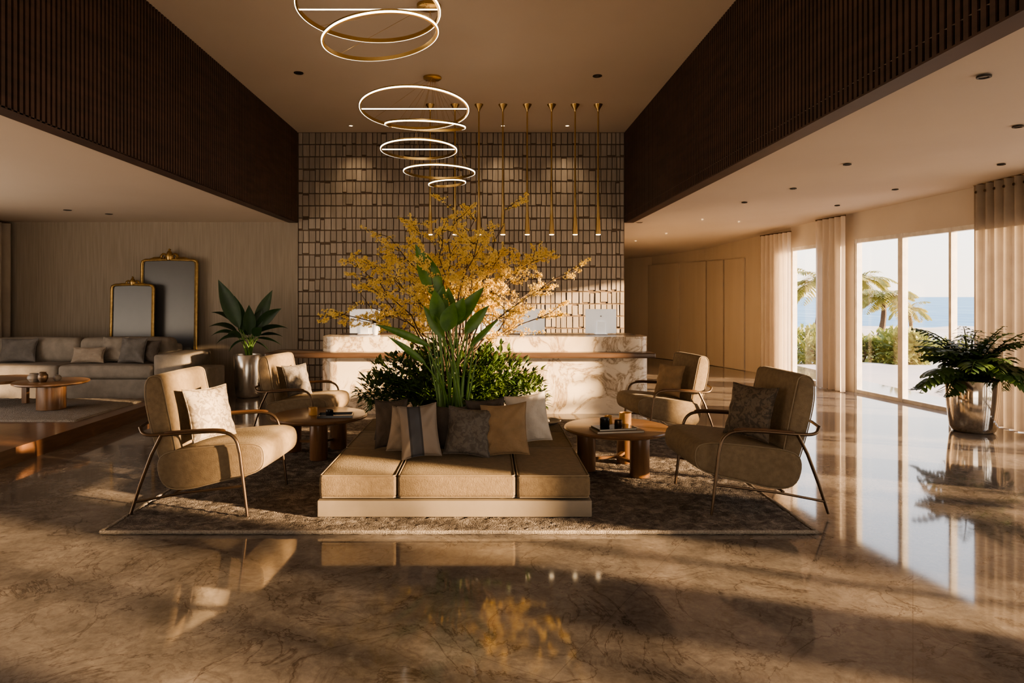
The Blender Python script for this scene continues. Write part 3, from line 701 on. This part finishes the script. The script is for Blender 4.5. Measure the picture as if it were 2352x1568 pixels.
sp('dark grey throw pillow near the right arm of the sofa',300,780,830,.40,'pillow_grey',-8,34,Y=9.60,hh=.36)
sp('darkest throw pillow tucked beside the right sofa arm',338,784,830,.34,'pillow_dark',-20,35,Y=9.66,hh=.32)
t=thing('pouf','low grey block pouf beside the right sofa arm','pouf',(-3.98,9.65,0))
m=MB(); m.soft((0,0,.26),(.34,.62,.50),.03,.005); m.build('upholstery','sofa_fabric',t); m=MB(); m.b2(-.15,.15,-.28,.28,0,.0095); m.build('base_board','black_metal',t,smooth=0)
# ------------------------------------------------------------------ mirrors
def mirror(label,x0,x1,h,y,lean):
    w=x1-x0; t=thing('leaning_mirror',label,'mirror',((x0+x1)/2,y,0),0,'gilt mirrors leaning on the back wall'); t.rotation_euler.x=-lean
    m=MB()
    path=[(-w/2,0,0),(-w/2,0,h-.06),(-w/2+.01,0,h-.02),(-w/2+.05,0,h),(0,0,h+.01),(w/2-.05,0,h),(w/2-.01,0,h-.02),(w/2,0,h-.06),(w/2,0,0)]
    m.tube([Vector(p)+Vector((0,0,.022)) for p in path]+[],.021,8,closed=True); m.build('frame','old_gold',t)
    m=MB(); m.tube([Vector((p[0]*.94,-.012,p[2]*.985+.04)) for p in path],.007,6,closed=True); m.build('inner_bead','old_gold',t)
    m=MB(); vs=[(p[0]*.985,.004,p[2]+.02) for p in path]; vs2=[(v[0],.018,v[2]) for v in vs]; n=len(vs)
    m.add(vs+vs2,[tuple(range(n)),tuple(range(2*n-1,n-1,-1))]+[(i,(i+1)%n,n+(i+1)%n,n+i) for i in range(n)]); m.build('glass','mirror_glass',t,smooth=0)
    m=MB(); s=w/.75
    for sg in(-1,1):
        pts=[]
        for k in range(22):
            a=k/21*2.1*PI; r=.055*s*(1-k/30); pts.append((sg*(.07*s+r*math.cos(a)*.8),-.005,h+.055*s+r*math.sin(a)))
        m.tube(pts,[.017*s*(1-k/40) for k in range(22)],6)
        m.tube([(sg*.1*s,0,h+.04*s),(sg*.2*s,0,h+.045*s),(sg*.3*s,0,h+.02*s)],[.024*s,.017*s,.008*s],6)
    m.lathe([(0,0),(.035*s,.01*s),(.05*s,.06*s),(.03*s,.12*s),(.012*s,.14*s),(.02*s,.155*s),(0,.17*s)],(0,-.005,h+.01),14,cap=False)
    m.build('crest','old_gold',t)
mirror('taller gilt framed mirror leaning behind the smaller one',-5.48,-4.60,2.06,10.80,.03)
mirror('smaller gilt framed mirror leaning in front of the taller one',-5.86,-5.20,1.66,10.62,.035)
# ------------------------------------------------------------------ reception desk
t=thing('reception_desk','pale veined marble reception desk with a wooden ledge','reception desk',(0,9.2,0))
def slab(x0,x1,y0,y1,r,n=10):
    pts=[]
    for cx,cy,a0 in[(x0+r,y0+r,PI),(x1-r,y0+r,1.5*PI)]:
        for k in range(n+1): a=a0+PI/2*k/n; pts.append((cx+r*math.cos(a),cy+r*math.sin(a)))
    pts+=[(x1,y1),(x0,y1)]; return pts
def extr(m,pts,z0,z1):
    n=len(pts); vs=[(x,y,z0) for x,y in pts]+[(x,y,z1) for x,y in pts]
    m.add(vs,[tuple(range(n-1,-1,-1)),tuple(range(n,2*n))]+[(i,(i+1)%n,n+(i+1)%n,n+i) for i in range(n)])
m=MB(); extr(m,slab(-2.14,2.10,-.46,.5,.2),0,.722); m.build('lower_body','marble_white',t,smooth=30)
m=MB(); extr(m,slab(-2.14,2.10,-.44,.1,.2),.792,.985); m.build('upper_counter','marble_white',t,smooth=30)
m=MB(); m.soft((-.33,-.30,.757),(4.93,.62,.068),.02,k=3); m.build('ledge','ledge_wood',t)
m=MB(); m.b2(-2.72,-2.66,-.5,-.1,0,.722); m.build('support_panel','ledge_wood',t,smooth=0)
m=MB(); m.b2(-2.0,2.0,.0,.42,.985,.99); m.b2(-1.98,1.98,.1,.48,.723,.76); m.build('work_surface','ledge_wood',t,smooth=0)
def monitor(px,label,Y=9.28,rz=0,w=.42):
    X=(px-VX)/F*Y; t=thing('computer_monitor',label,'computer monitor',(X,Y,.991),rz,'white computer monitors on the desk')
    m=MB(); m.soft((0,.0,.175),(w,.018,.33),.006,k=2); m.build('screen_housing','white_plastic_glow',t)
    m=MB(); m.b2(-w/2+.01,w/2-.01,.0092,.011,.03,.33); m.build('screen','black_gloss',t,smooth=0)
    m=MB(); m.b2(-.08,.08,-.07,.08,0,.008); m.build('foot_plate','white_plastic_glow',t,smooth=0)
    m=MB(); m.box((0,-.02,.09),(.11,.008,.165)); m.build('stand','white_plastic_glow',t,smooth=0)
    m=MB(); m.lathe([(0,0),(.008,0),(.011,.004),(.011,.011),(.007,.017),(0,.016)],(-.0,0,0),12,cap=False); m.leaf((0,0,.018),(.4,0,1),.009,.005,bend=0,n=3)
    m.v=[Vector((v.x,-.0095+v.y*.1,v.z+.235)) for v in m.v]; m.build('emblem','grey_mark',t)
monitor(1380,'white computer monitor at the right end of the desk'); monitor(1216,'white computer monitor in the middle of the desk',9.28,.05)
monitor(838,'white computer monitor at the left end of the desk, behind blossoms',9.28,-.1); monitor(1120,'white computer monitor hidden behind the green stems',9.28,0)
t=thing('flower_vase','slim white vase on the desk next to the left monitor','vase',P(862,772,9.05)); t.location.z=.991
m=MB(); m.lathe([(0,0),(.03,0),(.045,.05),(.03,.14),(.016,.17),(.02,.19)],n=20,cap=False); m.build('body','white_plastic_glow',t)
# ------------------------------------------------------------------ ceiling lights
def downlight(p,r,lit,label,grp):
    t=thing('recessed_light',label,'ceiling light',p,0,grp)
    m=MB(); m.lathe([(r*.7,-.001),(r*.72,-.008),(r,-.008),(r*1.02,.002)],n=20,cap=False); m.build('trim_ring','black_metal' if not lit else 'plaster_ceiling',t)
    m=MB(); m.lathe([(0,-.004),(r*.71,-.004),(r*.71,-.001),(0,-.001)],n=20,cap=False); m.build('lens','lamp_glow' if lit else 'black_gloss',t)
def hi(px,py): 
    Y=(ZC-H)*F/(VY-py); return Vector(((px-VX)/F*Y,Y,ZC))
def lo(px,py):
    Y=(ZL-H)*F/(VY-py); return Vector(((px-VX)/F*Y,Y,ZL))
g='recessed lights in the high ceiling'
downlight(hi(686,167),.055,False,'dark recessed light left of the chandeliers in the high ceiling',g)
downlight(hi(1372,174),.055,False,'dark recessed light above the brass rod pendants',g)
for px,lb in[(806,'small lit recessed light nearest the left slatted fascia above the tiled wall'),(1155,'small lit recessed light between the chandelier and pendants above the tiled wall'),(1303,'small lit recessed light nearest the right slatted fascia above the tiled wall')]:
    p=hi(px,288); downlight(p,.04,True,lb,g)
    l=bpy.data.lights.new('wall_wash','SPOT'); l.energy=30; l.color=(1,.74,.46); l.spot_size=math.radians(80); l.spot_blend=.9; l.shadow_soft_size=.03
    o=bpy.data.objects.new('wall_wash',l); C.objects.link(o); o.location=p+Vector((0,0,-.03)); o.rotation_euler=Vector((0,.22,-1)).to_track_quat('-Z','Y').to_euler()
g='recessed lights in the right ceiling'
for px,py,lit,lb in[(2260,171,0,'dark recessed light in the right ceiling nearest the camera'),(2338,287,0,'dark recessed light at the right frame edge of the ceiling'),(1946,375,0,'dark recessed light in the middle of the right ceiling'),(2300,375,0,'dark recessed light just above the right eyelet curtain'),(2056,433,0,'dark recessed light above the wide glass panes'),(1822,431,0,'small dark recessed light left of the one above the panes'),(1923,470,0,'small dark recessed light just above the narrow curtain'),(1710,463,0,'small dark recessed light close to the right slatted fascia'),(1613,503,1,'lit recessed light near the end of the right slatted fascia'),(1697,508,1,'lit recessed light above the sheer curtain'),(1530,535,1,'far lit recessed light in the passage'),(1460,552,1,'farthest lit recessed light beside the tiled wall')]:
    downlight(ceil_right(px,py)-Vector((0,0,.010)),.036 if not lit else .025,lit,lb,g)
g='recessed lights in the left ceiling'
downlight(lo(155,482),.05,False,'dark recessed light above the sofa, left one',g); downlight(lo(250,491),.05,False,'dark recessed light above the mirrors, right one',g)
# ------------------------------------------------------------------ pendants
pend=None
Yp=9.42
for i,px in enumerate([988,1045,1100,1155,1211,1267,1321,1374]):
    X=(px-VX)/F*Yp; lb='slim brass rod pendant, number %d counted from the left of the row of eight'%(i+1)
    if pend is None:
        pend=thing('rod_pendant',lb,'pendant light',(X,Yp,ZC),0,'brass rod pendants above the desk')
        m=MB(); m.lathe([(0,0),(.062,0),(.058,-.012),(.018,-.075),(.012,-.10),(0,-.10)],n=20,cap=False); m.build('ceiling_cap','brass',pend)
        m=MB(); m.lathe([(0,-.10),(.010,-.10),(.011,-.8),(.019,-1.45),(.036,-1.775),(.036,-1.79),(0,-1.78)],n=18,cap=False); m.build('rod_shade','brass',pend)
        m=MB(); m.lathe([(0,-1.792),(.033,-1.792),(.030,-1.80),(0,-1.80)],n=16,cap=False); m.build('bulb','lamp_glow',pend)
    else: dup(pend,(X,Yp,ZC),0,lb)
# ------------------------------------------------------------------ chandeliers
def band(c,R,r0,r1,z0,z1,N=80):
    m=MB(); vs=[]
    for k in range(N):
        a=2*PI*k/N
        for r,z in((r0,z0),(r1,z0),(r1,z1),(r0,z1)): vs.append(c+R@Vector((r*math.cos(a),r*math.sin(a),z)))
    fs=[(4*k+j,4*k+(j+1)%4,4*((k+1)%N)+(j+1)%4,4*((k+1)%N)+j) for k in range(N) for j in range(4)]
    m.add(vs,fs); return m
def chandelier(label,canopy,rings):
    t=thing('ring_chandelier',label,'chandelier',canopy,0,'brass ring chandeliers'); cv=Vector(canopy)
    m=MB(); m.lathe([(0,0),(.11,0),(.11,-.02),(.10,-.028),(0,-.028)],n=30,cap=False); m.build('ceiling_canopy','brass',t)
    for (c,r,tx,ty,bar) in rings:
        R=Euler((math.radians(tx),math.radians(ty),0)).to_matrix(); c=Vector(c)-cv
        ro=band(c,R,r-.014,r,-.014,.014).build('ring','brass',t)
        band(c,R,r+.0005,r+.006,-.0125,-.001).build('light_strip','led',ro)
        if bar:
            m=MB(); m.tube([c+R@Vector((-r,0,0)),c+R@Vector((r,0,0))],.005,8); m.build('light_bar','led',ro)
        m=MB()
        for a in(.5,2.6,4.7):
            p=c+R@Vector((r*math.cos(a),r*math.sin(a),0)); m.tube([p,Vector((p.x*.04,p.y*.04,-.028))],.0014,4)
        m.build('suspension_wire','brass',ro)
cp=hi(985,12)
chandelier('near brass chandelier of two large tilted light rings at the top of the photo',cp,[(P(847,22,5.0),.52,-4,0,True),(P(874,85,5.15),.435,-1,-8,False)])
cp=hi(993,177)
chandelier('far brass chandelier of several light rings stepping down over the blossoms',cp,[(P(952,250,6.9),.545,-7,0,True),(P(977,288,7.2),.42,7,2,False),(P(962,343,7.7),.425,-3,0,True),(P(1009,394,8.1),.42,-1,1,False),(P(1027,420,8.4),.225,-1,-4,False)])
# ------------------------------------------------------------------ central plants
PB=Vector((-.27,6.0,RZ+.33))
t=thing('blossom_tree','tall branching arrangement of small yellow blossoms in the bench planter','flowering branches',PB)
rng=random.Random(21); br=MB(); fl=MB()
def flower(p,s):
    d=Vector((rng.uniform(-1,1),rng.uniform(-1,1),rng.uniform(-.2,1))).normalized(); a=d.orthogonal().normalized(); b=d.cross(a)
    n=4; vs=[p]
    for k in range(n):
        an=2*PI*k/n; u=a*math.cos(an)+b*math.sin(an); w=a*math.cos(an+.7)+b*math.sin(an+.7); w2=a*math.cos(an-.7)+b*math.sin(an-.7)
        vs+=[p+w2*s*.8+d*s*.35,p+u*s*1.1+d*s*.5,p+w*s*.8+d*s*.35]
    fl.add(vs,[(0,1+3*k,2+3*k,3+3*k) for k in range(n)])
def rv(): return Vector((rng.uniform(-1,1),rng.uniform(-1,1),rng.uniform(-1,1)))
def clump(p,k=5):
    for _ in range(k): flower(p+rv()*.014,rng.uniform(.006,.0105))
def branch(a,b,r,lvl):
    a=Vector(a);b=Vector(b); L=(b-a).length; n=10 if lvl==0 else 5; pts=[a]
    flat=abs(b.x-a.x)/max(L,.01)
    ctrl=Vector((lerp(a.x,b.x,.30),lerp(a.y,b.y,.35),lerp(a.z,b.z,.55)+.10*flat)) if lvl==0 else a.lerp(b,.5)+rv()*L*.10
    for i in range(1,n+1):
        u=i/n; q=a*(1-u)**2+ctrl*2*u*(1-u)+b*u*u
        pts.append(q+rv()*L*.022*(i<n))
    br.tube(pts,[lerp(r,r*.4,i/n) for i in range(n+1)],5)
    if lvl<2:
        k=9 if lvl==0 else 3
        for q in range(k):
            i=rng.randint(int(n*.5) if lvl==0 else 2,n); p=pts[i]; d=(pts[min(i+1,n)]-pts[i-1]).normalized()
            out=Vector((rng.uniform(-1,1),rng.uniform(-1,1)*.7,rng.uniform(-.5,.5)))
            LL=rng.uniform(.12,.22) if lvl==0 else rng.uniform(.05,.09)
            branch(p,p+(d*.5+out).normalized()*LL,max(.0018,r*.45),lvl+1)
    if lvl>=1:
        for i in range(1,n+1):
            if rng.random()<.85: clump(pts[i],5)
    else:
        for i in range(int(n*.7),n+1): clump(pts[i],6)
hub=Vector((0,0,.40)); 
ends=[(1040,478,6.1),(1090,505,6.2),(1160,482,6.3),(1015,530,5.8),(950,510,6.2),(895,545,6.4),(822,612,6.0),(790,722,5.8),(905,640,5.6),(1095,560,5.7),(1165,615,6.3),(1300,628,6.0),(1265,718,5.9),(1240,655,6.4),(1140,585,6.2),(1045,545,6.4),(965,590,6.5),(850,705,6.4),(840,655,6.2),(1200,690,5.6),(820,735,6.2),(1225,600,6.1)]
poly=[(985,565),(870,600),(1060,600),(1120,640),(930,625),(1010,620),(890,680),(1150,655),(1090,670),(1210,620),(870,575),(970,655),(1040,580),(1110,610),(1180,575),(915,560),(1030,560)]
for px,py in poly: ends.append((px+rng.uniform(-45,45),py+rng.uniform(-25,25),6+rng.uniform(-.55,.6)))
trunks=[Vector((0,0,0)),Vector((.03,.05,0)),Vector((-.04,.03,0))]
for k in range(3): br.tube([trunks[k],trunks[k]*1.3+Vector((0,0,.2)),hub+Vector(((k-1)*.1,.05*k,0))],[.018,.015,.012],7)
for i,(px,py,Y) in enumerate(ends):
    e=P(px,py,Y)-PB; h0=hub+Vector(((i%3-1)*.1,.05*(i%3),0)); branch(h0,e,.0095 if i<20 else .006,0)
br.build('branches','bark',t,smooth=60,merge=False); fl.build('blossoms','blossom',t,smooth=0,merge=False)
# leafy shrub
t=thing('leafy_shrub','dense green leafy shrub filling the bench planter','shrub',PB+Vector((0,.2,0))); rng=random.Random(31)
lf=MB(); st=MB()
for k in range(240):
    az=rng.uniform(0,2*PI); el=rng.uniform(-.25,1.35); R_=Vector((math.cos(az)*math.cos(el)*.86-.02,math.sin(az)*math.cos(el)*.50,math.sin(el)*.42+.32))*rng.uniform(.6,1.03)
    b0=Vector((math.cos(az)*.15,math.sin(az)*.1,.05)); mid=b0.lerp(R_,.5)+Vector((0,0,.16)); pts=[]
    for i in range(9):
        u=i/8; pts.append(b0*(1-u)**2+mid*2*u*(1-u)+R_*u*u)
    st.tube(pts,[lerp(.005,.0015,i/8) for i in range(9)],4)
    for i in range(2,9):
        for s in range(4):
            d=(pts[i]-pts[i-1]).normalized()+Vector((rng.uniform(-1,1),rng.uniform(-1,1),rng.uniform(-.4,.8)))*.9; L=rng.uniform(.05,.09)
            lf.leaf(pts[i],d,L,L*.42,bend=.5,n=3,fold=.2)
for (cx,cz,rx,rz_) in[(-.50,.38,.32,.27),(.40,.36,.34,.25),(-.05,.35,.5,.32),(-.70,.28,.20,.18),(.64,.24,.20,.16),(-.3,.50,.33,.20),(.3,.47,.31,.20)]:
    cloud(lf,(cx,.02,cz),(rx,.34,rz_),380,.075,rng,.15)
lf.build('leaves','leaf_mid',t,smooth=0,merge=False); st.build('stems','stem_green',t,merge=False)
# big paddle leaf plant
PBB=Vector((-.27,5.72,RZ+.33))
t=thing('paddle_leaf_plant','tall green paddle leaf plant with long upright stems rising from the pillows','plant',PBB); rng=random.Random(41)
st=MB(); lf=MB()
pl=[(1003,672,957,568,.16,5.7,.1),(1003,742,1018,660,.14,5.6,.2),(1050,740,1108,664,.11,5.65,-.2),(1072,760,1120,705,.09,5.5,.2),(1016,770,975,706,.09,5.5,-.2),(975,790,868,748,.06,5.5,.1),(1085,790,1140,738,.05,5.6,.3),(1030,730,1030,664,.12,5.8,.2),(970,830,895,776,.05,5.6,.2),(1047,735,1064,686,.12,5.55,-.2),(1006,735,998,668,.12,5.5,.3),(1025,755,1042,698,.13,5.45,.0)]
for i,(px,py,qx,qy,w,Y,tw_) in enumerate(pl):
    a=Vector(((i-5.5)*.014,rng.uniform(-.08,.08),0)); b0=P(px,py,Y)-PBB; c0=P(qx,qy,Y+rng.uniform(-.05,.05))-PBB
    md=Vector((a.x+(b0.x-a.x)*.25,b0.y*.5,b0.z*.6)); pts=[a*(1-u)**2+md*2*u*(1-u)+b0*u*u for u in [k/10 for k in range(11)]]
    st.tube(pts,[lerp(.012,.006,k/10) for k in range(11)],7)
    d=c0-b0; sd=(Vector((d.z,0,-d.x)).normalized()+Vector((0,tw_,0))).normalized()
    lf.leaf(b0-d*.12,d+Vector((0,0,.10*d.length)),d.length*1.2,w*1.1,bend=.2,n=14,fold=.35,side=sd,pw=.75)
for i in range(10):
    a=Vector((rng.uniform(-.10,.10),rng.uniform(-.1,.10),0)); b0=a+Vector((a.x*1.5+rng.uniform(-.05,.05),rng.uniform(-.1,.1),rng.uniform(.6,.95)))
    st.tube([a,a.lerp(b0,.5)+Vector((-a.x*.1,0,0)),b0],[.012,.009,.004],7)
st.build('stems','stem_green',t,smooth=60,merge=False); lf.build('leaves','leaf_bright',t,smooth=60,merge=False)
# ------------------------------------------------------------------ potted plants
def pot(t,r0,r1,h,mt='chrome'):
    m=MB(); m.lathe([(0,0),(r0*.8,0),(r0*.93,.02),(r0,.06),(lerp(r0,r1,.5)*1.02,h*.5),(r1,h-.01),(r1-.006,h),(r1-.02,h-.004),(r1-.022,h-.05)],n=44,cap=False); m.build('pot',mt,t,smooth=60)
    m=MB(); m.lathe([(0,h-.06),(r1-.023,h-.06),(r1-.023,h-.05),(0,h-.045)],n=30,cap=False); m.build('soil','soil',t)
t=thing('potted_plant','broad dark leaved plant in a tall pale metal pot by the back wall','potted plant',(-3.56,10.2,0)); pot(t,.18,.205,.64,'satin_metal')
st=MB(); lf=MB(); rng=random.Random(51)
tips=[(505,650,.68,.21,.2),(540,685,.45,.16,.2),(622,672,.50,.16,.4),(600,715,.42,.15,.5),(482,745,.42,.12,1.3),(492,712,.44,.13,1.2),(660,748,.44,.13,1.3),(640,708,.40,.15,.9),(497,792,.36,.12,1.4),(645,795,.34,.12,1.4),(572,705,.46,.16,.2),(548,740,.36,.14,.8),(650,772,.36,.11,1.4),(600,752,.36,.13,.9),(522,770,.34,.12,1.1),(530,812,.28,.11,1.4),(615,812,.28,.11,1.4),(484,770,.38,.10,1.4),(575,775,.3,.13,.8)]
O=Vector(t.location)
for px,py,L,w,bd in tips:
    e=P(px,py,10.2+rng.uniform(-.30,.2))-O; a=Vector((rng.uniform(-.05,.05),rng.uniform(-.05,.05),.59)); 
    hx=e.x-a.x; up=bd*.10
    s=a.lerp(e,.28)+Vector((0,0,.10+up))
    st.tube([a,a.lerp(s,.5)+Vector((-hx*.05,0,.03)),s],[.010,.008,.005],6)
    d=(e-s); L2=d.length; d0=d.normalized()+Vector((0,0,bd*.42)); sd=Vector((d.z,0,-d.x)).normalized()*(.4 if bd>1 else 1)+Vector((0,.9 if bd>1 else .35,0))
    lf.leaf(s,d0,L2*1.08,w*1.15,bend=bd*.95,n=10,fold=.25,pw=.85,side=sd.normalized())
st.build('stems','stem_green',t,merge=False); lf.build('leaves','leaf_dark',t,smooth=60,merge=False)
t=thing('potted_plant','feathery split leaf plant in a round chrome pot by the right curtain','potted plant',(5.43,7.62,0)); pot(t,.225,.265,.58)
lf=MB(); rng=random.Random(61)
for k in range(60):
    az=2*PI*k/60*3+rng.uniform(-.15,.15); frond(lf,(rng.uniform(-.06,.06),rng.uniform(-.06,.06),.54),az,rng.uniform(.5,.86),rng.uniform(.5,4.0),rng.uniform(1.3,2.6),12,.07,.22,rng)
for v in lf.v:
    if v.x>.38: v.x=.38+(v.x-.38)*.05
    if v.z<.46: v.z=.46+(v.z-.46)*.3
lf.build('fronds','leaf_fern',t,smooth=0,merge=False)
# ------------------------------------------------------------------ light
sun=bpy.data.lights.new('sun','SUN'); sun.energy=42; sun.color=(1,.67,.37); sun.angle=math.radians(1.6)
so=bpy.data.objects.new('sun',sun); C.objects.link(so); so.rotation_euler=Vector((-.92,.36,-.150)).to_track_quat('-Z','Y').to_euler()
def area(name,loc,to,sx_,sy_,e,col):
    l=bpy.data.lights.new(name,'AREA'); l.shape='RECTANGLE'; l.size=sx_; l.size_y=sy_; l.energy=e; l.color=col
    o=bpy.data.objects.new(name,l); C.objects.link(o); o.location=loc; o.rotation_euler=(Vector(to)-Vector(loc)).to_track_quat('-Z','Y').to_euler(); return o
area('front_fill',(-.5,-5.1,1.3),(-.3,6,2.4),5,2.0,68,(1,.80,.58))  # fill lamp added behind the camera
area('window_fill',(6.9,2.0,1.5),(0,3.2,1.7),8,2.2,180,(1,.80,.58))  # added fill outside the near windows, on top of the sky light
area('left_fill',(-7.75,5.1,1.0),(-5,6.6,1.9),5.6,1.4,80,(1,.76,.50))  # fill lamp added to brighten the left lounge and low ceiling
w=bpy.data.worlds.new('World'); bpy.context.scene.world=w; w.use_nodes=True; nt=w.node_tree; bg=nt.nodes['Background']
tc=nt.nodes.new('ShaderNodeTexCoord'); sx2=nt.nodes.new('ShaderNodeSeparateXYZ'); nt.links.new(tc.outputs['Generated'],sx2.inputs[0])
c=ramp(nt,sx2.outputs[2],[(0,(1.0,.85,.70)),(.06,(1.0,.91,.81)),(.25,(.88,.90,.95)),(1,(.45,.58,.85))]); nt.links.new(c,bg.inputs[0]); bg.inputs[1].default_value=3.1
try:
    bpy.context.scene.view_settings.look='AgX - Medium High Contrast'
except Exception as ex: print(ex)
# ------------------------------------------------------------------ camera
cam=bpy.data.cameras.new('camera'); cam.lens=24; cam.sensor_width=36; cam.shift_x=(1176-VX)/2352; cam.shift_y=-(784-VY)/2352; cam.clip_end=8000
co=bpy.data.objects.new('camera',cam); C.objects.link(co); co.location=(0,0,H); co.rotation_euler=(PI/2,0,0); bpy.context.scene.camera=co
